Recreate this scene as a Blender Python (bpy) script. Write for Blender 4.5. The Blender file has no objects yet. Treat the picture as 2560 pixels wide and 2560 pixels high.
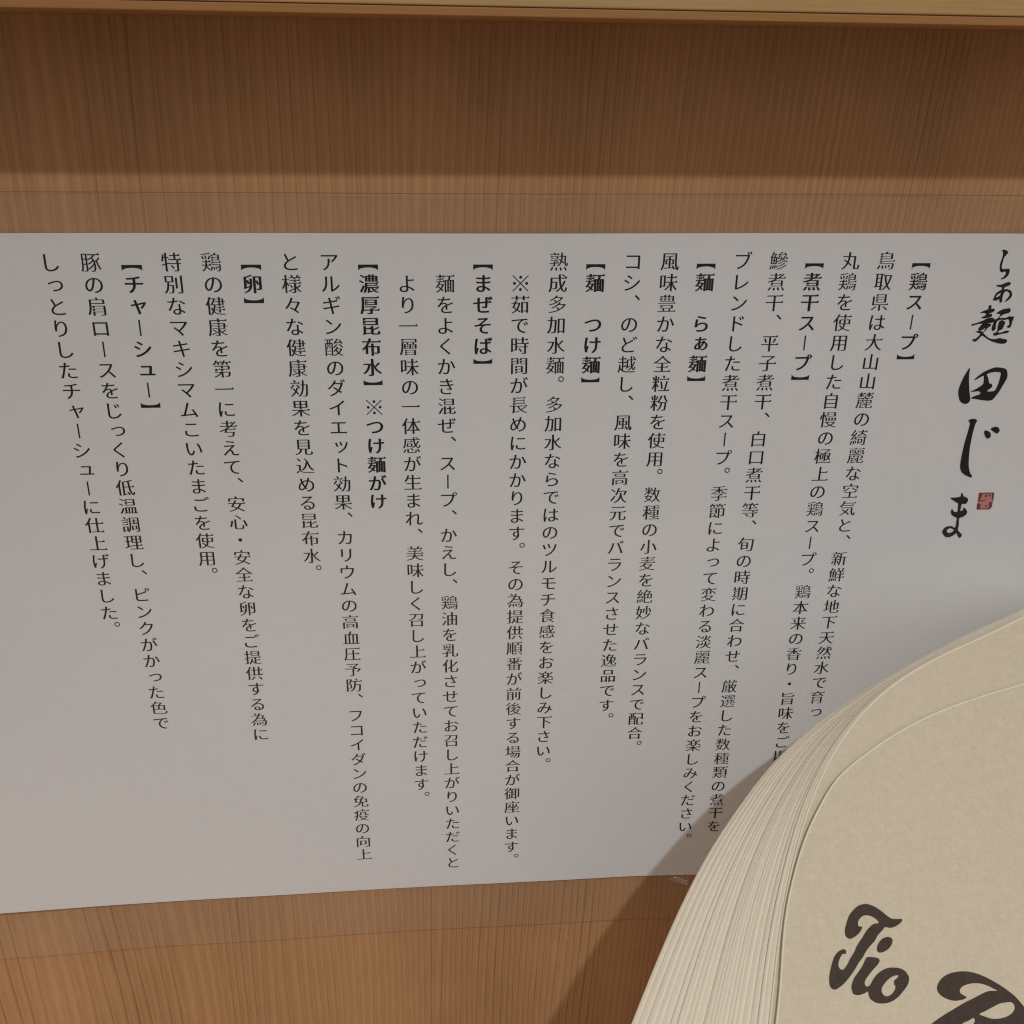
import bpy, bmesh, math, random
import numpy as np
from mathutils import Vector, Matrix
from mathutils.geometry import delaunay_2d_cdt
random.seed(7)
scene = bpy.context.scene
COL = scene.collection
MM = 0.001

# ------------------------------------------------------------------ camera
cam_data = bpy.data.cameras.new("camera")
cam_data.sensor_width = 36.0
cam_data.lens = 1.97 * 18.0
cam_data.clip_start = 0.005
cam_data.clip_end = 20.0
cam = bpy.data.objects.new("camera", cam_data)
COL.objects.link(cam)
_r, _u, _b = (Vector((0.996187, -0.086274, 0.012995)), Vector((0.022977, 0.403102, 0.914867)), Vector((-0.084168, -0.911079, 0.403547)))
cam.matrix_world = Matrix(((_r.x, _u.x, _b.x, -0.13733), (_r.y, _u.y, _b.y, -0.252946), (_r.z, _u.z, _b.z, 0.044016), (0, 0, 0, 1)))
scene.camera = cam

# ------------------------------------------------------------------ light
world = bpy.data.worlds.new("World")
scene.world = world
world.use_nodes = True
wt = world.node_tree
bg = wt.nodes["Background"]
# soft room light: a pale ceiling, dimmer walls, darker below
_tc = wt.nodes.new("ShaderNodeTexCoord")
_sp = wt.nodes.new("ShaderNodeSeparateXYZ")
_mr = wt.nodes.new("ShaderNodeMapRange")
_mr.interpolation_type = 'SMOOTHSTEP'
_mr.inputs["From Min"].default_value = -0.45
_mr.inputs["From Max"].default_value = 0.85
_mr.inputs["To Min"].default_value = 0.06
_mr.inputs["To Max"].default_value = 0.575
wt.links.new(_tc.outputs["Generated"], _sp.inputs[0])
wt.links.new(_sp.outputs["Z"], _mr.inputs["Value"])
wt.links.new(_mr.outputs["Result"], bg.inputs["Strength"])
bg.inputs["Color"].default_value = (1.0, 0.90, 0.82, 1)

# the ceiling spotlight over the counter, in front of the wall, aimed at the counter's back edge
_d = bpy.data.lights.new("ceiling_spotlight", 'SPOT')
_d.energy = 130.0
_d.color = (0.93, 1.0, 1.06)
_d.shadow_soft_size = 0.032
_d.spot_size = math.radians(21)
_d.spot_blend = 1.0
spot = bpy.data.objects.new("ceiling_spotlight", _d)
COL.objects.link(spot)
spot.location = (0.16, -1.828, 2.195)
spot.rotation_euler = (Vector((-0.07, -0.15, -0.33)) - spot.location).to_track_quat('-Z', 'Y').to_euler()

# a second, weaker downlight further along the counter
_d2 = bpy.data.lights.new("far_ceiling_spotlight", 'SPOT')
_d2.energy = 34.0
_d2.color = (1.0, 0.90, 0.78)
_d2.shadow_soft_size = 0.06
_d2.spot_size = math.radians(40)
_d2.spot_blend = 1.0
spot2 = bpy.data.objects.new("far_ceiling_spotlight", _d2)
COL.objects.link(spot2)
spot2.location = (-1.0, -1.75, 2.1)
spot2.rotation_euler = (Vector((-0.05, -0.05, -0.25)) - spot2.location).to_track_quat('-Z', 'Y').to_euler()

scene.view_settings.view_transform = 'Standard'
scene.view_settings.look = 'None'
scene.view_settings.exposure = 0.0
scene.view_settings.gamma = 1.0
scene.view_settings.use_curve_mapping = False
try:
    scene.cycles.max_bounces = 10
    scene.cycles.transparent_max_bounces = 16
    scene.cycles.use_denoising = True
    scene.cycles.filter_width = 1.15
except Exception:
    pass

# ------------------------------------------------------------------ helpers
def link(name, verts, faces, mat, parent=None, smooth=False):
    me = bpy.data.meshes.new(name)
    me.from_pydata([tuple(v) for v in verts], [], faces)
    me.update()
    if smooth:
        for p in me.polygons: p.use_smooth = True
    if isinstance(mat, (list, tuple)):
        for m in mat: me.materials.append(m)
    elif mat: me.materials.append(mat)
    o = bpy.data.objects.new(name, me)
    COL.objects.link(o)
    if parent: o.parent = parent
    return o

def tag(o, label=None, cat=None, group=None, kind=None):
    if label: o["label"] = label
    if cat: o["category"] = cat
    if group: o["group"] = group
    if kind: o["kind"] = kind
    return o

def empty(name, loc=(0, 0, 0)):
    o = bpy.data.objects.new(name, None)
    o.empty_display_size = 0.02
    COL.objects.link(o)
    o.location = loc
    return o

def box(name, lo, hi, mat, parent=None, bevel=0.0):
    bm = bmesh.new()
    bmesh.ops.create_cube(bm, size=1.0)
    for v in bm.verts:
        v.co = Vector([lo[i] + (v.co[i] + 0.5) * (hi[i] - lo[i]) for i in range(3)])
    if bevel > 0:
        bmesh.ops.bevel(bm, geom=bm.edges[:], offset=bevel, segments=2, affect='EDGES', profile=0.5)
    me = bpy.data.meshes.new(name)
    bm.to_mesh(me); bm.free()
    me.materials.append(mat)
    o = bpy.data.objects.new(name, me)
    COL.objects.link(o)
    if parent: o.parent = parent
    return o

class NT:
    """small node-tree helper"""
    def __init__(self, name):
        self.m = bpy.data.materials.new(name)
        self.m.use_nodes = True
        self.t = self.m.node_tree
        self.t.nodes.clear()
        self.out = self.t.nodes.new("ShaderNodeOutputMaterial")
    def n(self, typ, **kw):
        nd = self.t.nodes.new(typ)
        for k, v in kw.items(): setattr(nd, k, v)
        return nd
    def l(self, a, b): self.t.links.new(a, b)
    def math(self, op, a, b=None, c=None):
        nd = self.n("ShaderNodeMath", operation=op)
        for i, v in enumerate((a, b, c)):
            if v is None: continue
            if hasattr(v, "is_output"): self.l(v, nd.inputs[i])
            else: nd.inputs[i].default_value = v
        return nd.outputs[0]
    def noise(self, vec, scale, detail=2.0, rough=0.5, w=None):
        nd = self.n("ShaderNodeTexNoise")
        nd.inputs["Scale"].default_value = scale
        nd.inputs["Detail"].default_value = detail
        nd.inputs["Roughness"].default_value = rough
        self.l(vec, nd.inputs["Vector"])
        return nd.outputs["Fac"]
    def mapping(self, vec, scale=(1, 1, 1), rot=(0, 0, 0), loc=(0, 0, 0)):
        nd = self.n("ShaderNodeMapping")
        nd.inputs["Scale"].default_value = scale
        nd.inputs["Rotation"].default_value = rot
        nd.inputs["Location"].default_value = loc
        self.l(vec, nd.inputs["Vector"])
        return nd.outputs["Vector"]
    def mix(self, fac, a, b):
        nd = self.n("ShaderNodeMix", data_type='RGBA')
        for sock, v in ((nd.inputs[0], fac), (nd.inputs[6], a), (nd.inputs[7], b)):
            if hasattr(v, "is_output"): self.l(v, sock)
            elif isinstance(v, (int, float)): sock.default_value = v
            else: sock.default_value = (*v, 1)
        return nd.outputs[2]
    def bsdf(self, colour, rough=0.6, spec=0.4, bump=None, bump_d=0.0005, bump_s=0.5):
        p = self.n("ShaderNodeBsdfPrincipled")
        if hasattr(colour, "is_output"): self.l(colour, p.inputs["Base Color"])
        else: p.inputs["Base Color"].default_value = (*colour, 1)
        if hasattr(rough, "is_output"): self.l(rough, p.inputs["Roughness"])
        else: p.inputs["Roughness"].default_value = rough
        p.inputs["Specular IOR Level"].default_value = spec
        if bump is not None:
            b = self.n("ShaderNodeBump")
            b.inputs["Strength"].default_value = bump_s
            b.inputs["Distance"].default_value = bump_d
            self.l(bump, b.inputs["Height"])
            self.l(b.outputs["Normal"], p.inputs["Normal"])
        self.l(p.outputs["BSDF"], self.out.inputs["Surface"])
        return p
    def obj(self): return self.n("ShaderNodeTexCoord").outputs["Object"]

# ------------------------------------------------------------------ materials
def wood(name, light, dark, along='Z', a=190.0, b=650.0, tilt=-0.02, seed=0.0, contrast=1.0):
    """straight-grained softwood: narrow dark growth lines, closer together towards +X"""
    t = NT(name)
    co = t.obj()
    sep = t.n("ShaderNodeSeparateXYZ"); t.l(co, sep.inputs[0])
    x, y, z = sep.outputs
    if along == 'X': x, z = z, x
    warp = t.noise(t.mapping(co, (9, 1, 2.5) if along == 'Z' else (5, 1, 60), loc=(seed, 0, 0)), 1.0, 2.0)
    warp2 = t.noise(t.mapping(co, (55, 1, 1.1) if along == 'Z' else (2.5, 1, 80), loc=(seed + 3, 0, 0)), 1.0, 3.0)
    xx = t.math('ADD', x, t.math('MULTIPLY', z, tilt))
    xs = t.math('ADD', xx, 0.29)
    ph = t.math('ADD', t.math('MULTIPLY', xs, a), t.math('MULTIPLY', t.math('MULTIPLY', xs, xs), b))
    ph = t.math('ADD', ph, t.math('MULTIPLY', warp, 9.0))
    ph = t.math('ADD', ph, t.math('MULTIPLY', warp2, 3.6))
    fr = t.math('FRACT', ph)
    # late wood: slow rise, sharp drop
    line = t.math('POWER', fr, 3.5)
    soft = t.math('MULTIPLY', t.math('SINE', t.math('MULTIPLY', ph, 6.2832)), 0.5)
    amp = t.noise(t.mapping(co, (38, 1, 1.6) if along == 'Z' else (3, 1, 38), loc=(seed + 9, 0, 4)), 1.0, 2.0)
    band = t.noise(t.mapping(co, (14, 1, 1.2) if along == 'Z' else (1.2, 1, 30), loc=(seed + 5, 0, 1)), 1.0, 2.0)
    fib = t.noise(t.mapping(co, (2600, 300, 70) if along == 'Z' else (70, 300, 2600)), 1.0, 2.0, 0.6)
    blot = t.noise(t.mapping(co, (70, 10, 45)), 1.0, 3.0, 0.6)
    amp = t.math('MAXIMUM', t.math('MULTIPLY', t.math('SUBTRACT', amp, 0.33), 2.6), 0.06)
    f = t.math('MULTIPLY', line, t.math('MULTIPLY', amp, 0.76 * contrast))
    f = t.math('ADD', f, t.math('MULTIPLY', soft, 0.26 * contrast))
    f = t.math('ADD', f, t.math('MULTIPLY', t.math('SUBTRACT', band, 0.5), 0.9))
    f = t.math('ADD', f, t.math('MULTIPLY', t.math('SUBTRACT', fib, 0.5), 0.55))
    f = t.math('ADD', f, t.math('MULTIPLY', t.math('SUBTRACT', blot, 0.5), 0.25))
    f = t.math('ADD', f, 0.27)
    nd = t.n("ShaderNodeClamp"); t.l(f, nd.inputs[0]); f = nd.outputs[0]
    c = t.mix(f, light, dark)
    t.bsdf(c, 0.55, 0.25, fib, 0.00005, 0.25)
    return t.m

M_WALL = wood("panel_wood", (0.545, 0.308, 0.150), (0.215, 0.102, 0.041))
M_SHELF = wood("shelf_wood", (0.52, 0.345, 0.155), (0.37, 0.225, 0.085), along='X', a=900, b=0, tilt=0.03, seed=4.0, contrast=0.6)
M_TRIM = wood("trim_wood", (0.40, 0.21, 0.075), (0.28, 0.135, 0.045), along='X', a=900, b=0, tilt=0.02, seed=8.0, contrast=0.6)
M_COUNTER = wood("counter_wood", (0.66, 0.47, 0.30), (0.52, 0.34, 0.20), along='X', a=250, b=0, tilt=0.02, seed=2.0, contrast=0.6)

t = NT("gap_dark"); t.bsdf((0.17, 0.09, 0.042), 0.8, 0.1); M_GAP = t.m

t = NT("white_paper")
co = t.obj()
mott = t.math('ADD', t.math('MULTIPLY', t.noise(t.mapping(co, (260, 260, 260)), 1.0, 3.0, 0.7), 0.6), t.math('MULTIPLY', t.noise(t.mapping(co, (14, 14, 14)), 1.0, 2.0, 0.5), 0.4))
c = t.mix(mott, (0.695, 0.705, 0.727), (0.765, 0.775, 0.797))
t.bsdf(c, 0.6, 0.3, t.noise(t.mapping(co, (900, 900, 900)), 1.0, 2.0), 0.00003, 0.2); M_PAPER = t.m

t = NT("black_ink"); t.bsdf((0.009, 0.006, 0.008), 0.5, 0.2); M_INK = t.m
t = NT("brush_ink"); t.bsdf((0.009, 0.006, 0.007), 0.5, 0.2); M_BRUSH = t.m
t = NT("seal_pink"); t.bsdf((0.52, 0.25, 0.22), 0.6, 0.2); M_PINK = t.m
t = NT("seal_red"); t.bsdf((0.22, 0.035, 0.045), 0.6, 0.2); M_RED = t.m

# clear glossy laminating film
t = NT("clear_film")
tr = t.n("ShaderNodeBsdfTransparent"); tr.inputs["Color"].default_value = (0.975, 0.975, 0.97, 1)
df = t.n("ShaderNodeBsdfDiffuse"); df.inputs["Color"].default_value = (0.85, 0.82, 0.80, 1)
gl = t.n("ShaderNodeBsdfGlossy"); gl.inputs["Roughness"].default_value = 0.12
co = t.obj()
bp = t.n("ShaderNodeBump"); bp.inputs["Strength"].default_value = 0.2; bp.inputs["Distance"].default_value = 0.0006
t.l(t.noise(t.mapping(co, (30, 1, 45)), 1.0, 2.0), bp.inputs["Height"])
t.l(bp.outputs["Normal"], gl.inputs["Normal"])
geo = t.n("ShaderNodeNewGeometry")
dot = t.n("ShaderNodeVectorMath", operation='DOT_PRODUCT')
t.l(geo.outputs["Incoming"], dot.inputs[0]); t.l(bp.outputs["Normal"], dot.inputs[1])
cosv = t.math('MINIMUM', t.math('ABSOLUTE', dot.outputs["Value"]), 1.0)
schlick = t.math('ADD', t.math('MULTIPLY', t.math('POWER', t.math('SUBTRACT', 1.0, cosv), 5.0), 0.96), 0.04)
m1 = t.n("ShaderNodeMixShader")
# bonded to the paper the film is clear; the fused margins round it are a little hazy
sp = t.n("ShaderNodeSeparateXYZ"); t.l(co, sp.inputs[0])
off = t.math('MAXIMUM', t.math('SUBTRACT', t.math('ABSOLUTE', t.math('SUBTRACT', sp.outputs[2], 0.1032)), 0.1036), 0.0)
haze = t.math('ADD', t.math('MULTIPLY', t.math('GREATER_THAN', off, 0.0), 0.022), 0.010)
patch = t.noise(t.mapping(co, (22, 1, 60)), 1.0, 2.0)
t.l(t.math('MULTIPLY', haze, t.math('ADD', t.math('MULTIPLY', patch, 1.2), 0.4)), m1.inputs[0])
t.l(tr.outputs[0], m1.inputs[1]); t.l(df.outputs[0], m1.inputs[2])
m2 = t.n("ShaderNodeMixShader")
t.l(schlick, m2.inputs[0]); t.l(m1.outputs[0], m2.inputs[1]); t.l(gl.outputs[0], m2.inputs[2])
t.l(m2.outputs[0], t.out.inputs["Surface"]); M_FILM = t.m

t = NT("film_edge_shade")
tr = t.n("ShaderNodeBsdfTransparent"); tr.inputs["Color"].default_value = (0.70, 0.66, 0.60, 1)  # darker tint stands in for the refraction and shadow gap at the rim
gl = t.n("ShaderNodeBsdfGlossy"); gl.inputs["Roughness"].default_value = 0.2
m1 = t.n("ShaderNodeMixShader"); m1.inputs[0].default_value = 0.06
t.l(tr.outputs[0], m1.inputs[1]); t.l(gl.outputs[0], m1.inputs[2])
t.l(m1.outputs[0], t.out.inputs["Surface"]); M_FILM_EDGE = t.m

CREASE0, CREASE1 = (0.06180, 0.03848), (0.07245, 0.00400)

def fibre_paper(name, lo, hi, strength=0.35, crease=None):
    t = NT(name)
    co = t.obj()
    a = t.noise(t.mapping(co, (1500, 420, 600), rot=(0, 0, 0.5)), 1.0, 3.0, 0.6)
    b = t.noise(t.mapping(co, (420, 1500, 600), rot=(0, 0, 0.25)), 1.0, 3.0, 0.6)
    m = t.noise(t.mapping(co, (420, 420, 420)), 1.0, 4.0, 0.7)
    big = t.noise(t.mapping(co, (38, 20, 20), rot=(0, 0, 0.9)), 1.0, 2.0, 0.5)
    f = t.math('ADD', t.math('MULTIPLY', a, 0.4), t.math('MULTIPLY', b, 0.4))
    f2 = t.math('ADD', t.math('MULTIPLY', f, 0.85), t.math('MULTIPLY', m, 0.26))
    c = t.mix(f2, lo, hi)
    h = t.math('ADD', f, t.math('MULTIPLY', big, 20.0))
    if crease:                                       # a soft fold line across the sheet, (x, y) to (x, y) in metres
        (x0, y0), (x1, y1) = crease
        L = math.hypot(x1 - x0, y1 - y0)
        sp = t.n("ShaderNodeSeparateXYZ"); t.l(co, sp.inputs[0])
        d = t.math('ADD', t.math('MULTIPLY', t.math('SUBTRACT', sp.outputs[0], x0), (y1 - y0) / L), t.math('MULTIPLY', t.math('SUBTRACT', sp.outputs[1], y0), -(x1 - x0) / L))
        d = t.math('ADD', d, t.math('MULTIPLY', t.math('SUBTRACT', big, 0.5), 0.004))
        g = t.math('EXPONENT', t.math('MULTIPLY', t.math('POWER', t.math('ABSOLUTE', t.math('DIVIDE', d, 0.0030)), 2.0), -1.0))
        h = t.math('ADD', h, t.math('MULTIPLY', g, 5.5))
    t.bsdf(c, 0.85, 0.15, h, 0.00012, strength)
    return t.m
M_FACE = fibre_paper("natural_paper", (0.46, 0.385, 0.272), (0.74, 0.652, 0.505), 0.5)
M_FRONT = fibre_paper("printed_natural_paper", (0.44, 0.367, 0.260), (0.76, 0.670, 0.520), 0.55, (CREASE0, CREASE1))
M_EDGE = fibre_paper("lit_edge_paper", (0.66, 0.585, 0.455), (0.82, 0.75, 0.62), 0.5)  # same sheets in a paler tone: brighter light on their edges put into the colour
M_PRINT = fibre_paper("brown_print", (0.028, 0.019, 0.015), (0.105, 0.080, 0.064), 0.3)

# traced outlines, millimetres: lettering on the paper plane (x, z), sheets in their own plane
TITLE = [[[[11.23,2.56],[11.74,2.79],[12.34,2.7],[12.99,2.27],[12.98,1.81],[12.57,1.22],[12.25,0.68],[12.22,-0.21],[12.15,-1.13],[12.24,-1.81],[12.69,-2.15],[13.49,-2.11],[14.09,-2.0],[14.4,-2.19],[14.56,-2.7],[14.45,-3.6],[13.97,-4.28],[13.34,-4.68],[12.64,-4.78],[12.64,-4.57],[13.14,-4.19],[13.55,-3.59],[13.61,-3.08],[13.28,-2.78],[12.94,-2.87],[12.34,-2.99],[11.93,-2.57],[11.71,-1.98],[11.53,-0.96],[11.64,-0.2],[11.75,0.72],[11.79,1.47],[11.68,2.06],[11.52,2.35]]],[[[11.78,-6.45],[11.95,-6.19],[13.03,-6.15],[14.27,-5.64],[15.0,-5.47],[15.54,-5.69],[15.55,-6.12],[15.08,-6.46],[14.25,-6.8],[13.99,-7.23],[13.44,-7.44],[13.42,-6.93],[12.71,-6.75],[11.95,-6.58]]],[[[11.6,-10.03],[11.85,-9.46],[11.96,-8.73],[12.45,-8.08],[13.41,-7.49],[14.0,-7.32],[15.01,-7.38],[15.78,-7.58],[16.3,-8.06],[16.61,-8.75],[16.54,-9.36],[16.13,-9.96],[15.59,-10.39],[14.92,-10.65],[15.12,-10.3],[15.53,-9.7],[15.87,-9.01],[15.8,-8.49],[15.44,-8.1],[14.94,-7.88],[14.44,-8.05],[14.21,-8.65],[14.13,-9.35],[14.25,-10.3],[14.13,-10.78],[13.69,-10.86],[13.47,-10.47],[13.31,-9.95],[12.74,-10.25],[12.12,-10.33],[11.68,-10.16]],[[13.42,-8.35],[12.76,-8.65],[12.37,-9.16],[12.37,-9.38],[12.82,-9.34],[13.27,-8.91]]],[[[10.8,-11.76],[11.02,-11.55],[11.48,-11.55],[11.71,-11.86],[11.65,-12.38],[12.21,-12.43],[12.64,-12.52],[12.77,-12.91],[12.41,-13.35],[11.74,-13.61],[11.33,-13.82],[12.06,-13.83],[12.33,-14.05],[12.29,-14.49],[11.71,-14.75],[11.09,-14.87],[10.48,-15.0],[9.92,-14.95],[9.36,-14.86],[9.68,-14.65],[10.33,-14.3],[10.62,-13.95],[10.28,-13.64],[9.63,-13.55],[8.92,-13.63],[9.05,-13.41],[9.7,-13.02],[10.71,-12.64],[10.95,-12.29]]],[[[7.15,-16.74],[7.32,-16.48],[8.2,-16.31],[9.39,-15.88],[10.39,-15.44],[11.04,-15.05],[12.0,-14.84],[12.73,-14.84],[13.08,-15.2],[13.72,-15.2],[14.1,-14.85],[14.57,-14.06],[14.06,-13.8],[13.4,-13.7],[13.92,-13.18],[14.81,-12.66],[15.77,-12.45],[16.56,-12.32],[17.03,-12.59],[17.12,-13.2],[16.75,-13.59],[16.06,-13.77],[15.3,-14.02],[14.83,-14.42],[14.48,-14.9],[15.4,-14.9],[16.3,-14.87],[17.13,-14.48],[17.7,-14.57],[18.43,-14.53],[18.46,-15.06],[18.29,-15.94],[18.25,-17.0],[18.07,-17.45],[17.64,-17.58],[17.04,-17.35],[17.09,-17.17],[17.56,-16.82],[17.48,-16.02],[17.16,-15.4],[16.76,-15.27],[16.16,-15.44],[15.04,-15.39],[14.36,-15.6],[14.01,-16.09],[13.97,-16.97],[14.07,-17.86],[13.75,-18.3],[13.31,-18.39],[12.96,-17.85],[12.95,-17.14],[13.06,-16.61],[13.08,-16.04],[12.57,-16.21],[11.85,-16.29],[11.7,-16.42],[12.35,-16.47],[12.64,-16.78],[12.4,-17.14],[11.85,-17.58],[11.43,-18.19],[10.94,-18.9],[11.4,-19.35],[12.38,-20.07],[13.4,-20.53],[14.61,-20.59],[15.49,-20.37],[16.03,-20.33],[16.64,-20.56],[17.58,-20.66],[18.03,-21.02],[17.95,-21.47],[17.47,-21.82],[16.27,-21.86],[15.01,-21.58],[13.63,-21.16],[12.5,-20.61],[11.34,-19.93],[10.64,-19.66],[10.13,-20.32],[9.61,-20.9],[9.13,-21.25],[8.33,-20.93],[8.35,-20.58],[8.97,-20.49],[9.53,-20.05],[10.08,-19.16],[9.46,-18.84],[8.67,-18.57],[8.92,-18.44],[9.71,-18.31],[10.18,-18.36],[10.71,-18.68],[11.02,-18.19],[11.25,-17.55],[10.57,-18.01],[10.06,-18.23],[9.4,-18.13],[9.27,-17.73],[9.65,-17.12],[10.14,-16.41],[9.68,-16.41],[8.89,-16.53],[8.03,-16.79],[7.38,-16.97]]],[[[14.57,-16.36],[14.75,-15.74],[15.44,-15.52],[16.28,-16.01],[16.38,-16.46],[16.17,-17.16],[16.03,-17.79],[15.22,-18.31],[14.93,-18.67],[15.06,-18.85],[16.06,-18.76],[16.81,-18.41],[17.44,-18.33],[17.93,-18.47],[17.82,-18.82],[17.13,-19.04],[15.88,-19.21],[15.02,-19.47],[14.33,-19.69],[13.69,-19.33],[13.88,-18.93],[14.56,-18.66],[14.65,-18.22],[14.53,-17.24]]],[[[9.02,-28.43],[9.23,-28.75],[9.27,-29.85],[9.48,-31.33],[9.94,-33.38],[10.51,-35.44],[11.0,-37.13],[10.96,-37.88],[10.5,-38.4],[9.77,-38.53],[8.86,-38.23],[8.12,-37.56],[7.62,-36.52],[7.22,-35.21],[7.18,-34.09],[7.45,-32.6],[7.88,-31.04],[8.36,-29.75]]],[[[11.06,-31.77],[11.31,-31.35],[12.16,-30.53],[13.36,-29.58],[14.63,-28.95],[16.01,-28.42],[17.22,-28.38],[18.96,-28.68],[19.68,-29.15],[20.16,-30.26],[20.29,-31.28],[20.02,-32.2],[19.48,-33.59],[18.88,-35.18],[18.2,-36.39],[17.48,-37.41],[16.96,-37.64],[16.03,-37.72],[14.47,-37.51],[12.91,-37.25],[11.16,-36.99],[11.3,-36.76],[12.15,-36.35],[13.62,-35.71],[13.32,-35.19],[12.99,-34.96],[11.89,-35.08],[10.78,-35.16],[10.92,-34.93],[11.94,-34.43],[13.01,-33.7],[13.73,-33.1],[13.83,-32.22],[13.62,-31.01],[13.4,-30.64],[12.56,-31.09],[11.73,-31.59],[11.22,-31.86]],[[14.35,-30.28],[15.29,-29.83],[16.55,-29.62],[17.88,-29.73],[18.22,-29.96],[18.27,-31.07],[18.16,-32.74],[17.88,-34.04],[17.5,-34.88],[16.6,-35.1],[15.56,-35.08],[15.44,-34.75],[15.98,-34.39],[16.52,-33.84],[16.51,-33.37],[16.14,-32.95],[15.55,-32.8],[15.18,-31.96],[14.81,-31.12]]],[[[11.72,-43.43],[12.22,-43.01],[13.05,-42.88],[13.84,-43.04],[14.3,-43.47],[14.0,-44.33],[13.86,-45.74],[13.75,-47.81],[13.77,-50.0],[13.85,-51.98],[14.13,-54.43],[14.47,-56.33],[14.85,-57.69],[15.52,-59.05],[16.1,-59.74],[16.04,-60.25],[15.16,-60.01],[13.82,-59.36],[12.71,-58.43],[12.08,-56.96],[11.89,-55.16],[11.87,-52.39],[11.96,-49.64],[12.17,-47.45],[12.34,-45.39],[12.3,-43.98]]],[[[16.96,-46.66],[17.37,-46.32],[18.11,-46.52],[18.75,-46.97],[19.17,-47.68],[19.1,-48.34],[18.58,-48.71],[17.99,-48.48],[17.38,-47.65]]],[[[18.76,-45.99],[19.29,-45.45],[20.01,-45.32],[20.82,-45.53],[21.39,-46.19],[21.32,-46.85],[20.82,-47.27],[20.03,-46.88]]],[[[11.09,-66.49],[11.64,-66.32],[12.63,-66.32],[13.95,-66.05],[14.0,-65.33],[14.12,-64.98],[14.52,-65.24],[14.91,-65.97],[15.57,-66.29],[16.17,-66.61],[16.48,-67.13],[16.38,-67.85],[15.9,-68.4],[14.9,-68.33],[14.82,-69.15],[14.84,-70.5],[15.41,-70.41],[15.63,-70.0],[15.42,-69.48],[16.08,-69.8],[16.71,-70.44],[16.98,-71.07],[16.71,-71.89],[15.84,-72.49],[15.05,-72.79],[15.06,-73.83],[15.26,-75.09],[15.31,-76.57],[16.01,-77.32],[16.76,-78.08],[16.79,-78.72],[16.27,-79.13],[15.78,-78.69],[15.07,-77.61],[14.55,-78.02],[13.57,-78.63],[12.51,-78.81],[11.5,-78.26],[10.77,-77.29],[10.68,-76.55],[11.29,-75.62],[12.22,-75.27],[13.23,-75.35],[14.21,-75.8],[14.4,-74.76],[14.27,-73.6],[14.25,-72.77],[13.42,-72.33],[12.5,-71.68],[12.11,-70.94],[12.02,-70.22],[12.35,-69.92],[12.77,-70.55],[13.53,-70.88],[14.02,-70.58],[13.87,-69.33],[13.69,-68.2],[12.9,-67.71],[12.0,-67.13]],[[11.95,-76.69],[12.29,-76.17],[12.94,-75.92],[13.7,-76.26],[14.13,-76.64],[13.76,-77.05],[13.13,-77.4],[12.54,-77.44],[12.16,-77.01]]]]
SEAL_BASE = [[[[19.4,-65.04],[21.62,-65.06],[23.92,-65.14],[24.13,-67.52],[24.18,-69.2],[23.59,-70.22],[21.72,-70.21],[19.67,-70.19],[19.47,-67.73]]]]
SEAL_RED = [[[[19.42,-65.1],[20.67,-65.2],[20.38,-65.89],[20.24,-66.4],[20.43,-66.73],[19.97,-67.17],[19.9,-67.42],[20.76,-67.38],[21.71,-67.21],[21.76,-67.46],[20.95,-67.7],[19.73,-67.8],[19.51,-67.6],[19.41,-66.25]]],[[[20.65,-65.13],[23.92,-65.14],[23.9,-65.59],[23.36,-65.71],[23.17,-65.38],[22.32,-65.43],[21.6,-65.54]]],[[[23.4,-65.58],[23.9,-65.34],[24.13,-67.52],[23.7,-67.58],[23.54,-66.54]]],[[[19.56,-68.44],[20.64,-68.6],[20.6,-69.31],[20.86,-70.22],[19.81,-70.26],[19.57,-69.67]]],[[[23.13,-68.08],[23.97,-68.23],[24.07,-69.59],[23.48,-70.28],[20.86,-70.22],[20.93,-69.96],[23.16,-69.95],[23.03,-68.78]]],[[[21.35,-65.79],[21.93,-65.93],[21.79,-66.44],[21.45,-66.56]]],[[[22.3,-65.94],[23.08,-65.83],[22.98,-66.21],[22.42,-66.2]]],[[[22.04,-69.08],[22.53,-69.03],[22.56,-69.48],[22.19,-69.47]]]]
OUTLINE_BACK = [[136.95,87.46],[133.41,86.59],[129.86,85.73],[126.33,84.85],[122.79,83.96],[119.27,83.04],[115.75,82.08],[112.25,81.07],[108.76,80.03],[105.27,78.95],[101.8,77.85],[98.33,76.73],[94.87,75.58],[91.42,74.4],[87.99,73.18],[84.56,71.93],[81.15,70.65],[77.76,69.32],[74.38,67.96],[71.02,66.55],[67.68,65.09],[64.38,63.56],[61.12,61.95],[57.91,60.24],[54.75,58.42],[51.67,56.48],[48.65,54.42],[45.7,52.23],[42.85,49.96],[40.11,47.65],[37.52,45.39],[35.07,43.21],[32.75,41.1],[30.5,39.0],[28.26,36.8],[25.99,34.45],[23.68,31.93],[21.35,29.27],[19.04,26.51],[16.75,23.69],[14.51,20.81],[12.31,17.91],[10.15,14.98],[8.01,12.02],[5.89,9.06],[3.8,6.07],[1.71,3.08],[-0.37,0.09]]
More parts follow.
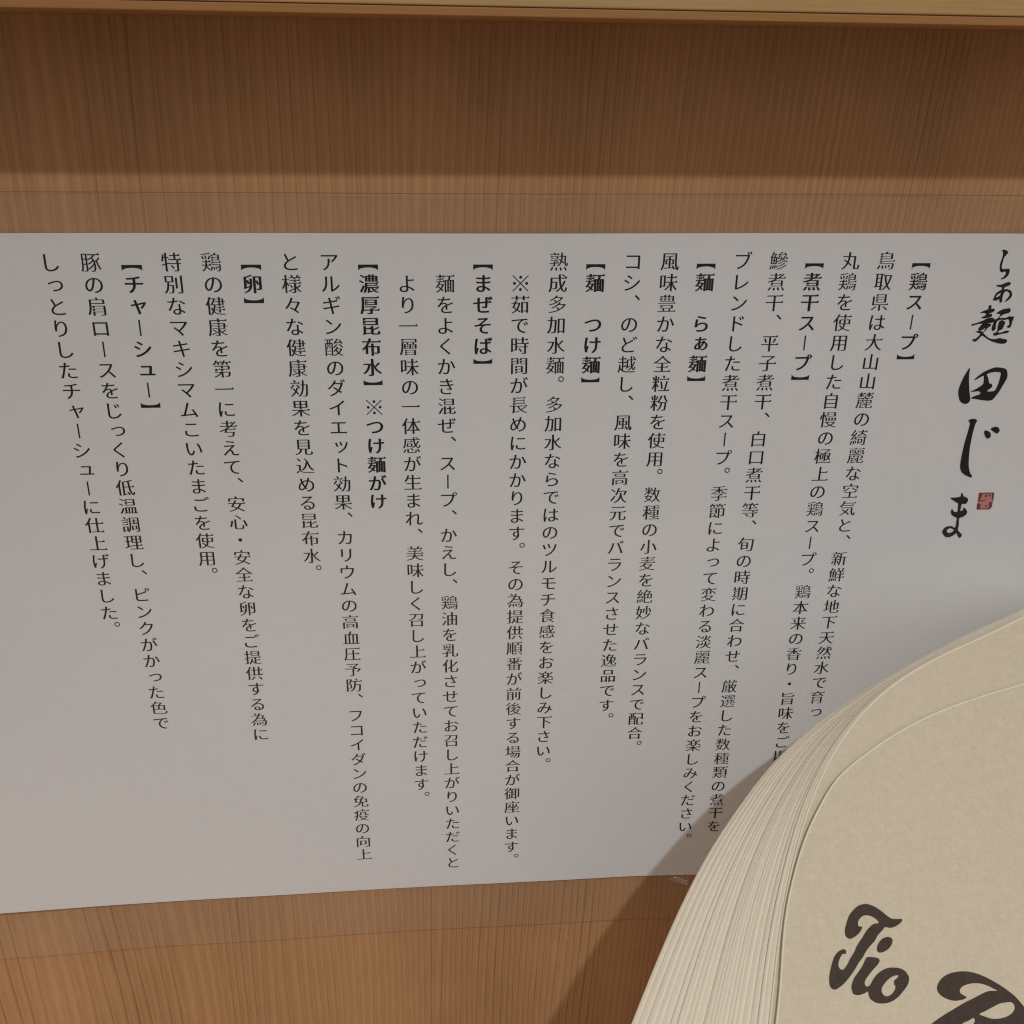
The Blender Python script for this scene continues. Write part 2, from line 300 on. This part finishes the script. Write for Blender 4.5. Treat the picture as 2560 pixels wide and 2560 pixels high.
OUTLINE_SECOND = [[118.62,83.13],[115.88,82.32],[113.13,81.51],[110.37,80.73],[107.61,79.97],[104.84,79.23],[102.07,78.51],[99.3,77.8],[96.52,77.08],[93.76,76.35],[91.0,75.57],[88.26,74.75],[85.54,73.87],[82.84,72.93],[80.17,71.91],[77.53,70.82],[74.93,69.63],[72.38,68.36],[69.88,66.98],[67.43,65.51],[65.06,63.94],[62.75,62.27],[60.51,60.5],[58.36,58.63],[56.28,56.68],[54.28,54.64],[52.36,52.54],[50.51,50.36],[48.73,48.13],[47.02,45.84],[45.38,43.5],[43.82,41.1],[42.33,38.67],[40.9,36.19],[39.52,33.68],[38.18,31.15],[36.89,28.6],[35.63,26.03],[34.42,23.43],[33.25,20.82],[32.13,18.19],[31.05,15.53],[30.02,12.86],[29.02,10.18],[28.04,7.49],[27.08,4.79],[26.12,2.09],[25.16,-0.61]]
OUTLINE_FRONT = [[111.87,65.75],[109.36,65.46],[106.84,65.16],[104.33,64.86],[101.82,64.54],[99.31,64.2],[96.8,63.83],[94.3,63.44],[91.8,63.02],[89.31,62.56],[86.83,62.06],[84.36,61.51],[81.9,60.92],[79.45,60.28],[77.02,59.58],[74.6,58.83],[72.2,58.01],[69.83,57.14],[67.47,56.22],[65.13,55.25],[62.81,54.23],[60.51,53.17],[58.23,52.07],[56.0,50.88],[53.89,49.53],[51.92,47.98],[50.08,46.26],[48.31,44.43],[46.6,42.57],[44.94,40.65],[43.36,38.68],[41.88,36.63],[40.49,34.52],[39.18,32.35],[37.92,30.16],[36.71,27.93],[35.56,25.68],[34.48,23.39],[33.5,21.06],[32.59,18.69],[31.77,16.3],[31.0,13.89],[30.26,11.47],[29.51,9.05],[28.73,6.64],[27.91,4.25],[27.05,1.86],[26.17,-0.51]]
PRINT = [[[[47.22,14.95],[47.41,16.01],[48.27,17.5],[49.25,18.85],[50.64,19.86],[52.11,20.53],[53.77,20.64],[55.28,20.16],[56.68,19.25],[57.99,18.0],[59.02,16.94],[60.15,16.28],[62.21,15.97],[62.37,15.64],[61.46,15.03],[60.02,14.58],[58.71,14.56],[57.65,14.89],[56.67,14.3],[55.32,13.49],[54.24,12.45],[52.69,11.48],[51.49,10.6],[50.42,9.56],[49.01,8.46],[47.77,7.33],[46.56,6.34],[45.02,5.27],[43.55,4.47],[42.02,4.01],[41.16,4.35],[40.82,5.2],[41.12,6.86],[41.83,8.33],[42.67,9.79],[43.59,10.97],[44.73,11.72],[45.91,11.97],[46.54,11.62],[46.36,10.91],[45.67,11.03],[44.9,10.49],[44.19,9.54],[43.93,8.51],[44.4,7.83],[45.02,7.8],[46.19,8.66],[47.28,9.82],[48.53,10.95],[49.66,12.25],[51.3,13.61],[52.57,14.76],[53.74,15.53],[54.85,16.03],[56.25,16.08],[55.75,16.98],[54.81,17.75],[53.46,18.2],[52.47,18.13],[51.52,17.6],[51.02,16.92],[50.99,16.18],[51.6,16.01],[51.88,15.83],[51.17,14.99],[49.86,14.25],[48.31,13.85],[47.46,14.3]]],[[[54.39,10.86],[55.03,11.77],[56.21,12.53],[57.4,12.74],[58.32,12.52],[58.75,11.98],[58.46,11.21],[57.59,10.4],[56.31,9.86],[54.98,9.72],[54.35,10.12]]],[[[50.68,8.71],[51.48,9.32],[53.02,9.06],[54.19,8.6],[54.38,8.09],[53.72,7.4],[52.18,6.45],[50.62,5.38],[49.7,4.61],[49.42,3.86],[49.77,3.33],[50.58,3.39],[51.43,4.18],[52.65,5.17],[54.12,5.86],[55.83,6.24],[57.41,6.1],[59.07,5.62],[60.16,4.83],[60.73,3.66],[60.63,2.87],[60.01,1.91],[58.58,0.82],[56.66,-0.31],[54.58,-0.87],[52.67,-0.8],[51.06,-0.26],[49.92,0.86],[49.79,2.21],[48.78,1.98],[47.33,1.91],[46.18,2.37],[45.97,3.39],[46.19,4.28],[47.16,5.57],[48.55,6.66],[49.99,7.89]],[[53.19,1.75],[53.54,2.49],[54.77,3.47],[56.24,4.16],[57.43,4.36],[58.28,4.21],[57.76,3.77],[56.92,3.37],[56.72,2.61],[56.89,2.04],[56.45,1.32],[55.29,0.59],[54.13,0.46],[53.45,0.91]]],[[[67.18,-0.06],[67.71,0.86],[69.1,1.86],[71.06,2.42],[73.29,2.5],[75.69,2.15],[77.97,1.36],[80.38,0.05],[82.69,-1.59],[84.49,-3.04],[86.44,-4.96],[87.51,-6.49],[88.27,-7.75],[89.57,-10.23],[88.56,-13.39],[74.06,-10.8],[73.91,-9.45],[74.87,-8.3],[74.56,-7.74],[73.08,-8.09],[71.33,-8.44],[69.38,-9.96],[61.14,-8.48],[63.83,-7.05],[66.7,-6.02],[69.97,-5.11],[73.25,-4.23],[75.9,-3.69],[78.44,-3.12],[80.18,-2.91],[82.41,-3.19],[81.54,-2.59],[80.25,-1.74],[78.65,-1.02],[76.82,-0.62],[75.03,-0.57],[73.71,-0.79],[72.85,-1.37],[72.8,-2.03],[73.33,-2.57],[74.12,-3.16],[73.93,-3.35],[72.92,-3.51],[71.28,-3.45],[69.76,-3.01],[68.23,-2.14],[67.3,-1.08]],[[76.37,-7.23],[78.01,-6.85],[80.25,-6.35],[82.04,-5.99],[83.72,-6.0],[85.33,-6.23],[85.83,-6.88],[85.73,-7.65],[84.77,-8.48],[83.07,-8.97],[81.11,-9.01],[79.37,-8.76],[77.9,-8.11]]]]

# ------------------------------------------------------------------ wall, shelf, counter
FLOOR = -295.0 * MM
wall = box("wall_panel", (-0.60, 0.0, FLOOR), (0.45, 0.02, 0.0800), M_WALL)
tag(wall, kind="structure")
counter = box("counter_top", (-0.60, -0.50, FLOOR - 0.03), (0.45, 0.02, FLOOR - 0.0002), M_COUNTER)
tag(counter, kind="structure")

shelf = empty("wooden_shelf", (-0.07, 0.0, 0.0531))
tag(shelf, "pale wooden shelf board along the top above the shaded wall panel", "shelf")
def shelf_part(name, lo, hi, mat, bevel=0.0):
    d = Vector(shelf.location)
    return box(name, Vector(lo) - d, Vector(hi) - d, mat, shelf, bevel)
shelf_part("underside", (-0.60, -0.0265, 0.0535), (0.45, -0.0003, 0.0542), M_TRIM)
shelf_part("edge_trim", (-0.60, -0.0280, 0.0533), (0.45, -0.0266, 0.0549), M_TRIM, 0.00015)
shelf_part("joint", (-0.60, -0.0278, 0.05492), (0.45, -0.0003, 0.05507), M_GAP)
shelf_part("board", (-0.60, -0.0281, 0.05509), (0.45, -0.0003, 0.0780), M_SHELF, 0.0003)

# ------------------------------------------------------------------ laminated sheet
PITCH = 5.3 * MM            # character advance down a column
COLW = 9.392888 * MM        # from one column to the next
EM = PITCH * 0.93

def sstep(a, b, v):
    u = min(1.0, max(0.0, (v - a) / (b - a)))
    return u * u * (3 - 2 * u)

def lift(x, z):
    """how far the paper stands off the wall (it curls a little at its lower corners)"""
    h = 0.0006
    low = sstep(-0.12, -0.225, z)
    h += 0.0022 * low * sstep(-0.20, -0.30, x)
    h += 0.0030 * low * sstep(-0.08, -0.02, x)
    h += 0.0004 * math.sin(x * 38.0) * sstep(-0.03, 0.02, z)
    h += 0.00022 * math.sin(x * 47.0 + z * 18.0) * math.sin(z * 36.0 + 0.7)
    h = max(h, 0.0003)
    h += 0.0003 * (0.5 + 0.5 * math.sin(x * 61.0 + 1.0)) * sstep(-0.17, -0.21, z)
    return h

PX0, PX1, PZ0, PZ1 = -0.312, 0.075, -0.2004, 0.0068
FX0, FX1, FZ0, FZ1 = -0.322, 0.085, -0.2190, 0.0160

menu = empty("laminated_menu", (-0.12, 0.0, -0.2))
tag(menu, "laminated white sheet of vertical Japanese menu text fixed to the wooden wall panel", "menu")
MO = Vector(menu.location)

def grid(name, xs, zs, off, mat, parent, extra=None, back=None):
    vs, fs = [], []
    nx, nz = len(xs) - 1, len(zs) - 1
    for z in zs:
        for x in xs:
            y = -(lift(x, z) + off + (extra(x, z) if extra else 0.0))
            vs.append(Vector((x, y, z)) - MO)
    for j in range(nz):
        for i in range(nx):
            a = j * (nx + 1) + i
            fs.append((a, a + 1, a + nx + 2, a + nx + 1))
    if back:                                     # give the sheet its thickness
        ring = [i for i in range(nx + 1)] + [j * (nx + 1) + nx for j in range(1, nz + 1)] + \
               [nz * (nx + 1) + i for i in range(nx - 1, -1, -1)] + [j * (nx + 1) for j in range(nz - 1, 0, -1)]
        for k in range(len(ring)):
            a, b = ring[k], ring[(k + 1) % len(ring)]
            n0 = len(vs)
            vs += [vs[a].copy(), vs[b].copy(), vs[b] + Vector((0, back, 0)), vs[a] + Vector((0, back, 0))]
            fs.append((n0 + 1, n0, n0 + 3, n0 + 2))
    return link(name, vs, fs, mat, parent, True)

def steps(a, b, n): return [a + (b - a) * i / n for i in range(n + 1)]

paper = grid("paper", steps(PX0, PX1, 120), steps(PZ0, PZ1, 60), 0.0, M_PAPER, menu, None, 0.00015)

GX, GZ = -0.0570, -0.2015
def blister(x, z):
    b = 0.0
    # the film steps down from the paper to the bare margin round it
    d = max(PZ0 - z, z - PZ1, PX0 - x, x - PX1)
    b -= 0.00018 * sstep(0.0, 0.0022, d)
    # a bubble and a wrinkle under the lower edge, near the stacked sheets
    dx, dz = x - GX, z - GZ
    if abs(dx) < 0.006 and abs(dz) < 0.004:      # a small pucker with one flat side that catches the lamp
        wx = sstep(-0.0042, -0.0024, dx) * sstep(0.0042, 0.0024, dx)
        wz = sstep(-0.0012, -0.0004, dz) * sstep(0.0013, 0.0005, dz)
        b += max(0.0, 0.0014 + 0.416 * dx - 1.13 * dz) * wx * wz
    b += 0.0005 * math.exp(-((x + 0.056) / 0.003) ** 2 - ((z + 0.2115) / 0.006) ** 2)
    # free margins are never quite flat
    b += 0.00025 * sstep(0.001, 0.008, d) * (0.5 + 0.5 * math.sin(x * 70.0 + 2.0 * math.sin(x * 23.0)))
    return b
film = grid("laminate_film", sorted(set(steps(FX0, FX1, 240) + steps(GX - 0.004, GX + 0.004, 80))), sorted(set(steps(FZ0, FZ1, 280) + steps(GZ - 0.002, GZ + 0.002, 60))), 0.00022, M_FILM, menu, blister)
# the cut rim of the film; its thin line of shade is put into the tint
def rim(za, zb):
    vs, fs = [], []
    n = 200
    for i in range(n + 1):
        x = FX0 + (FX1 - FX0) * i / n
        for z in (za, zb):
            vs.append(Vector((x, -(lift(x, z) + 0.00022 + blister(x, max(FZ0, min(FZ1, z)))), z)) - MO)
    for i in range(n):
        a = 2 * i
        fs.append((a, a + 2, a + 3, a + 1))
    return link("film_edge", vs, fs, M_FILM_EDGE, film, True)
rim(FZ1 + 0.000002, FZ1 + 0.00024)
rim(FZ0 - 0.00024, FZ0 - 0.000002)

# ---- lettering: outlines of the built-in typeface, thinned across so that level strokes are
# hairlines and upright strokes stay heavy, with small triangles at the right ends (a Ming face)
_cu = bpy.data.curves.new("glyph", 'FONT')
_go = bpy.data.objects.new("glyph", _cu)
COL.objects.link(_go)
_glyphs = {}
KANA = set("ぁあいえおかがきぎくけげこごさざしじすせぜそただちつってでとどなにのはばへほまみむめもゃやよらりるれわをんアイウエオカガキギクケコサシジスセソタダチツッテトドナニノハバパヒビピフブプマミムメモャヤュユョヨラリルレロワンー、。・※【】")

def contours(ch):
    _cu.body = ch
    dg = bpy.context.evaluated_depsgraph_get()
    dg.update()
    c = _go.evaluated_get(dg).to_curve(dg)
    out = []
    for s in c.splines:
        P = s.bezier_points
        pts = []
        for i in range(len(P)):
            p0, p3 = P[i], P[(i + 1) % len(P)]
            a, b, cc, d = p0.co.xy, p0.handle_right.xy, p3.handle_left.xy, p3.co.xy
            ch_ = (d - a)
            flat = abs((b - a).cross(ch_)) + abs((cc - a).cross(ch_)) < 1e-5
            n = 1 if flat else 4
            for k in range(n):
                u = k / n
                w = 1 - u
                pts.append(a * w ** 3 + b * 3 * w * w * u + cc * 3 * w * u * u + d * u ** 3)
        clean = []
        for p in pts:
            if not clean or (p - clean[-1]).length > 1e-4: clean.append(p.copy())
        if len(clean) > 2: out.append(clean)
    _go.to_curve_clear()
    return out

def fill(loops):
    """flat triangulated filling of closed outlines (anticlockwise outside, clockwise holes), by winding number"""
    pts = [Vector(v) for q in loops for v in q]
    edges, k = [], 0
    for q in loops:
        edges += [(k + i, k + (i + 1) % len(q)) for i in range(len(q))]
        k += len(q)
    V, E, F, *_ = delaunay_2d_cdt(pts, edges, [], 0, 1e-5)
    A = np.array([(p.x, p.y) for p in V])
    tri = np.array([f for f in F if len(f) == 3])
    c = A[tri].mean(1)
    wn = np.zeros(len(tri), int)
    for q in loops:
        P = np.array([(v.x, v.y) for v in q])
        N = np.roll(P, -1, 0)
        x, y = c[:, 0:1], c[:, 1:2]
        side = (N[:, 0] - P[:, 0]) * (y - P[:, 1]) - (x - P[:, 0]) * (N[:, 1] - P[:, 1])
        wn += ((P[:, 1] <= y) & (N[:, 1] > y) & (side > 0)).sum(1) - ((P[:, 1] > y) & (N[:, 1] <= y) & (side < 0)).sum(1)
    tri = tri[wn > 0]
    return [Vector((p.x, p.y)) for p in V], [tuple(int(i) for i in t) for t in tri]

def oriented(loops):
    """first loop anticlockwise, the following ones clockwise (holes)"""
    return [q if (area2(q) > 0) == (i == 0) else q[::-1] for i, q in enumerate(loops)]

def area2(p):
    return sum(p[i - 1].x * p[i].y - p[i].x * p[i - 1].y for i in range(len(p)))

def ming(ch, bold):
    key = (ch, bold)
    if key in _glyphs: return _glyphs[key]
    if ch in "【】":                      # solid lens bracket turned for vertical setting
        up = 1.0 if ch == "【" else -1.0
        q = [Vector((-0.49, -0.13)), Vector((0.49, -0.13)), Vector((0.49, -0.405))]
        q += [Vector((0.465 * math.cos(a), -0.405 + 0.14 * math.sin(a))) for a in [math.pi * k / 14 for k in range(15)]]
        q += [Vector((-0.49, -0.405))]
        q = [Vector((v.x, v.y * up)) for v in q]
        _glyphs[key] = fill(oriented([q]))
        return _glyphs[key]
    if ch == "※":                        # thin saltire with four dots
        L, w = 0.40, 0.016
        loops = [[Vector(p) for p in ((0, 2 * w), (L - w, L + w), (L + w, L - w), (2 * w, 0), (L + w, -L + w), (L - w, -L - w),
                                      (0, -2 * w), (-L + w, -L - w), (-L - w, -L + w), (-2 * w, 0), (-L - w, L - w), (-L + w, L + w))]]
        for cx, cy in ((0, 0.31), (0, -0.31), (0.31, 0), (-0.31, 0)):
            loops.append([Vector((cx + 0.075 * math.cos(k * math.pi / 6), cy + 0.075 * math.sin(k * math.pi / 6))) for k in range(12)])
        _glyphs[key] = fill([oriented([l])[0] for l in loops])
        return _glyphs[key]
    cs = contours(ch)
    if not cs:
        _glyphs[key] = ([], [])
        return _glyphs[key]
    big = max(cs, key=lambda p: abs(area2(p)))
    if area2(big) < 0: cs = [p[::-1] for p in cs]
    sgn = 1.0                                        # outward normal of an edge (dx,dy) is (dy,-dx)
    kana = ch in KANA
    if ch in "【】※・、。":
        ey = ex = 0.0
    elif ch == "ー":
        ey, ex = 0.006, 0.0
    elif kana:
        ey, ex = (0.006, -0.010) if not bold else (-0.004, -0.026)
    else:
        ey, ex = (0.0140, -0.013) if not bold else (0.0040, -0.030)
    if not kana and sum(len(p) for p in cs) > 150: ex, ey = ex * 0.55, ey * 0.85
    res = thin(cs, sgn, ex, ey, kana)
    # seat the glyph in its cell, centre at the origin
    C_ = Vector((0.5, 0.38))
    return seat(key, ch, res, C_)

def thin(cs, sgn, ex, ey, kana):
    res = []
    for p in cs:
        n = len(p)
        nr = []
        for i in range(n):
            e = p[(i + 1) % n] - p[i]
            L = max(e.length, 1e-6)
            nr.append((sgn * e.y / L, -sgn * e.x / L, L))
        q = []
        for i in range(n):
            a, b = nr[i - 1], nr[i]
            fy = max((a[1] * abs(a[1]), b[1] * abs(b[1])), key=abs)
            fx = max((a[0] * abs(a[0]), b[0] * abs(b[0])), key=abs)
            q.append(Vector((p[i].x - ex * fx, p[i].y - ey * fy)))
        # triangles on the right ends of level strokes
        if not kana:
            r = []
            for i in range(n):
                j = (i + 1) % n
                e, pv, nx_ = nr[i], nr[i - 1], nr[j]
                cap = e[0] > 0.97 and 0.05 < e[2] < 0.10 and abs(pv[1]) > 0.95 and abs(nx_[1]) > 0.95 and pv[1] * nx_[1] < 0 \
                    and pv[2] > 0.12 and nx_[2] > 0.12
                r.append(q[i])
                if cap:
                    if pv[1] > 0:       # came along the top edge
                        top = q[i]
                        r.pop()
                        r += [top + Vector((-0.11, 0)), top + Vector((-0.038, 0.062)), top + Vector((0.006, 0.004))]
                    else:               # leaving along the top edge
                        top = q[j]
                        r += [top + Vector((0.006, 0.004)), top + Vector((-0.038, 0.062)), top + Vector((-0.11, 0))]
                        q[j] = top + Vector((-0.111, 0))
            q = r
        res.append(q)
    return res

def seat(key, ch, res, C_):
    fin = []
    for q in res:
        q = [v - C_ for v in q]
        if ch in "【】ー":
            q = [Vector((v.y, -v.x)) for v in q]
            if ch == "【": q = [v + Vector((0, 0.06)) for v in q]
            if ch == "】": q = [v + Vector((0, -0.06)) for v in q]
        elif ch in "、。":
            q = [v + Vector((0.64, 0.61)) for v in q]
        elif ch in "ぁっャュッゃゅ":
            q = [v + Vector((0.08, 0.08)) for v in q]
        fin.append(q)
    pts, tris = fill(fin)
    _glyphs[key] = (pts, tris)
    return _glyphs[key]

INK_UP = 0.00005
def text_column(col, text, bold):
    vs, fs = [], []
    xc = -col * COLW
    for r, ch in enumerate(text):
        if ch == "　": continue
        pts, tris = ming(ch, bold)
        n0 = len(vs)
        for v in pts:
            x = xc + v.x * EM
            z = -r * PITCH + v.y * EM
            vs.append(Vector((x, -(lift(x, z) + INK_UP), z)) - MO)
        for a, b, c in tris:
            A, B, D = pts[a], pts[b], pts[c]
            up = (B - A).cross(D - A) > 0
            fs.append((n0 + a, n0 + b, n0 + c) if up else (n0 + a, n0 + c, n0 + b))
    o = link("text_column", vs, fs, M_INK, paper)
    return o

COLUMNS = [
    "【鶏スープ】",
    "鳥取県は大山山麓の綺麗な空気と、新鮮な地下天然水で育っ",
    "丸鶏を使用した自慢の極上の鶏スープ。鶏本来の香り・旨味をご堪",
    "【煮干スープ】",
    "鰺煮干、平子煮干、白口煮干等、旬の時期に合わせ、厳選した数種類の煮干を",
    "ブレンドした煮干スープ。季節によって変わる淡麗スープをお楽しみください。",
    "【麺　らぁ麺】",
    "風味豊かな全粒粉を使用。数種の小麦を絶妙なバランスで配合。",
    "コシ、のど越し、風味を高次元でバランスさせた逸品です。",
    "【麺　つけ麺】",
    "熟成多加水麺。多加水ならではのツルモチ食感をお楽しみ下さい。",
    "　※茹で時間が長めにかかります。その為提供順番が前後する場合が御座います。",
    "【まぜそば】",
    "　麺をよくかき混ぜ、スープ、かえし、鶏油を乳化させてお召し上がりいただくと",
    "　より一層味の一体感が生まれ、美味しく召し上がっていただけます。",
    "【濃厚昆布水】※つけ麺がけ",
    "アルギン酸のダイエット効果、カリウムの高血圧予防、フコイダンの免疫の向上",
    "と様々な健康効果を見込める昆布水。",
    "【卵】",
    "鶏の健康を第一に考えて、安心・安全な卵をご提供する為に",
    "特別なマキシマムこいたまごを使用。",
    "【チャーシュー】",
    "豚の肩ロースをじっくり低温調理し、ピンクがかった色で",
    "しっとりしたチャーシューに仕上げました。",
]
for i, txt in enumerate(COLUMNS):
    text_column(i + 1, txt, txt.startswith("【"))
bpy.data.objects.remove(_go)

def smooth_loop(P, sub=4):
    """rounded closed outline through traced points (centripetal-ish Catmull-Rom)"""
    P = [Vector(p) for p in P]
    n = len(P)
    out = []
    for i in range(n):
        p0, p1, p2, p3 = P[i - 1], P[i], P[(i + 1) % n], P[(i + 2) % n]
        m1 = (p2 - p0) * 0.5
        m2 = (p3 - p1) * 0.5
        L = (p2 - p1).length
        if m1.length > L: m1 = m1 * (L / m1.length)
        if m2.length > L: m2 = m2 * (L / m2.length)
        for k in range(sub):
            u = k / sub
            out.append((2 * u ** 3 - 3 * u * u + 1) * p1 + (u ** 3 - 2 * u * u + u) * m1 + (-2 * u ** 3 + 3 * u * u) * p2 + (u ** 3 - u * u) * m2)
    return out

def traced(name, shapes, mat, parent, place, sub=4):
    vs, fs = [], []
    for s, loops in enumerate(shapes):
        loops = [smooth_loop(l, sub) for l in loops]
        pts, tris = fill(oriented(loops))
        n0 = len(vs)
        vs += [place(v, s) for v in pts]
        for a, b, c in tris:
            up = (pts[b] - pts[a]).cross(pts[c] - pts[a]) > 0
            fs.append((n0 + a, n0 + b, n0 + c) if up else (n0 + a, n0 + c, n0 + b))
    return link(name, vs, fs, mat, parent)

def on_paper(up):
    def f(v, s):
        x, z = v.x * MM, v.y * MM
        return Vector((x, -(lift(x, z) + up + 0.000008 * s), z)) - MO
    return f
traced("brush_title", TITLE, M_BRUSH, paper, on_paper(0.00004))
seal = traced("red_seal", SEAL_BASE, M_PINK, paper, on_paper(0.00003), 1)
traced("seal_mark", SEAL_RED, M_RED, seal, on_paper(0.00006), 3)

# ------------------------------------------------------------------ leaning stack of paper sheets
SQ = Vector((-90.699, -84.0, -166.297))
E1 = Vector((0.988936, 0.14834, 0.0))
E2 = Vector((-0.095451, 0.63634, 0.76548))
EN = Vector((0.113552, -0.757011, 0.643459))
DEPTH, GAP = 22.0, 1.6
def pose(off):
    o = (SQ + EN * off) * MM
    return Matrix(((E1.x, E2.x, EN.x, o.x), (E1.y, E2.y, EN.y, o.y), (E1.z, E2.z, EN.z, o.z), (0, 0, 0, 1)))

def full_outline(P, off):
    """visible rounded edge (from the upper right round to the lower left) closed into a whole sheet"""
    vb = (FLOOR / MM - SQ.z - EN.z * off) / E2.z + 0.45     # stands on the counter
    P = [Vector(p) for p in P]
    a, b = P[0], P[-1]
    right = [b + Vector((-7, -14)), b + Vector((-12, -32)), b + Vector((-15, -70)), Vector((b.x - 16, vb + 4)), Vector((b.x - 12, vb)),
             Vector((a.x + 30, vb)), Vector((a.x + 36, vb + 5)), Vector((a.x + 38, 0)), Vector((a.x + 37, a.y - 30)), Vector((a.x + 30, a.y - 9)), a + Vector((14, 0.5))]
    return P + right

def sheet(name, P, off, th, mats, seed=0, wave=0.10, edge_w=0.25, nxt=None):
    rnd = random.Random(seed)
    L = full_outline(P, off)
    n = len(L)
    # outward normals (loop runs anticlockwise from upper right to lower left)
    nor = []
    for i in range(n):
        d = (L[(i + 1) % n] - L[i - 1]).normalized()
        nor.append(Vector((d.y, -d.x)))
    r = th / 2
    ph = [rnd.uniform(0, 6.28) for _ in range(3)]
    vs, fs, mi = [], [], []
    prof = [(r * 1.0, -r, 0)]
    rings = []
    # soft edge: rounded at the back, then sloping in under the next sheet of the pile
    slope = [0.0] * n
    if nxt:
        for i in range(len(P)):
            slope[i] = max(0.0, min(2.2, (Vector(nxt[i]) - L[i]).dot(-nor[i]))) * 0.8
        for i in range(len(P), n): slope[i] = slope[len(P) - 1]
    K = 7
    for k in range(K + 1):
        u = k / K
        h = -r + 2 * r * u
        rd = 0.13 * (1 - math.sin(math.pi * (0.1 + 0.8 * u)))
        rings.append((rd, u ** 1.35, h))
    rings.append((0.13 * (1 - math.sin(math.pi * 0.9)) + edge_w, 1.0, r + 0.008))
    for ins, sl, h in rings:
        for i in range(n):
            s = i / 48.0
            w = wave * (math.sin(9 * s + ph[0]) + 0.6 * math.sin(21 * s + ph[1]))
            q = L[i] - nor[i] * (ins + slope[i] * sl)
            vs.append((q.x * MM, q.y * MM, (h + w) * MM))
    R = len(rings)
    for k in range(R - 1):
        for i in range(n):
            j = (i + 1) % n
            fs.append((k * n + j, k * n + i, (k + 1) * n + i, (k + 1) * n + j))
            mi.append(1)
    base = (R - 1) * n
    fs.append(tuple(base + i for i in range(n)))
    mi.append(0)
    fs.append(tuple(reversed(range(n)))); mi.append(0)
    o = link(name, vs, fs, mats, None, False)
    for p, m in zip(o.data.polygons, mi):
        p.material_index = m
        p.use_smooth = (m == 1)
    bm = bmesh.new(); bm.from_mesh(o.data)
    bmesh.ops.recalc_face_normals(bm, faces=bm.faces[:])
    bm.to_mesh(o.data); bm.free()
    o.matrix_world = pose(off)
    return o

GROUP = "paper sheets leaning in one thick stack"
NS = 24
rs = random.Random(11)
ws = [0.0]
for i in range(NS - 1): ws.append(ws[-1] + rs.choice([0.7, 0.85, 1.0, 1.0, 1.25, 1.7]) * (1.5 if i < 5 else 1.0))
ws = [w / ws[-1] for w in ws]
SHEETS = []
for i in range(NS):
    w = ws[i]
    jit = 0.0 if i in (0, NS - 1) else rs.uniform(-0.2, 0.2)
    SHEETS.append([Vector((ax + (bx - ax) * w - jit * 0.7, ay + (by - ay) * w + jit * 0.7))
                   for (ax, ay), (bx, by) in zip(OUTLINE_BACK, OUTLINE_SECOND)])
for i in range(NS):
    w = ws[i]
    P = SHEETS[i]
    last = i == NS - 1
    off = DEPTH * w
    if last:
        o = sheet("paper_sheet", P, off, 0.6, [M_FACE, M_EDGE], i, 0.05)
        tag(o, "plain beige sheet right behind the printed one, its blank upper margin showing", "paper sheet", GROUP)
    else:
        th = min(1.6, max(0.6, DEPTH * (ws[i + 1] - ws[i]) * (1.35 if i % 5 else 0.95)))
        o = sheet("paper_sheet", P, off, th, [M_EDGE, M_EDGE], i, 0.05, 0.1, SHEETS[i + 1])
        if i == 0:
            tag(o, "rearmost cream sheet of the leaning stack, nearest the wooden wall", "paper sheet", GROUP)
        else:
            tag(o, "cream sheet inside the leaning stack, only a thin curved edge showing", "paper sheet", GROUP)
front = sheet("paper_sheet", OUTLINE_FRONT, DEPTH + GAP, 0.6, [M_FRONT, M_EDGE], 99, 0.06)
tag(front, "front beige sheet of the stack, printed with large brown script lettering", "paper sheet", GROUP)
traced("printed_lettering", PRINT, M_PRINT, front, lambda v, s: Vector((v.x * MM, v.y * MM, 0.00041)))
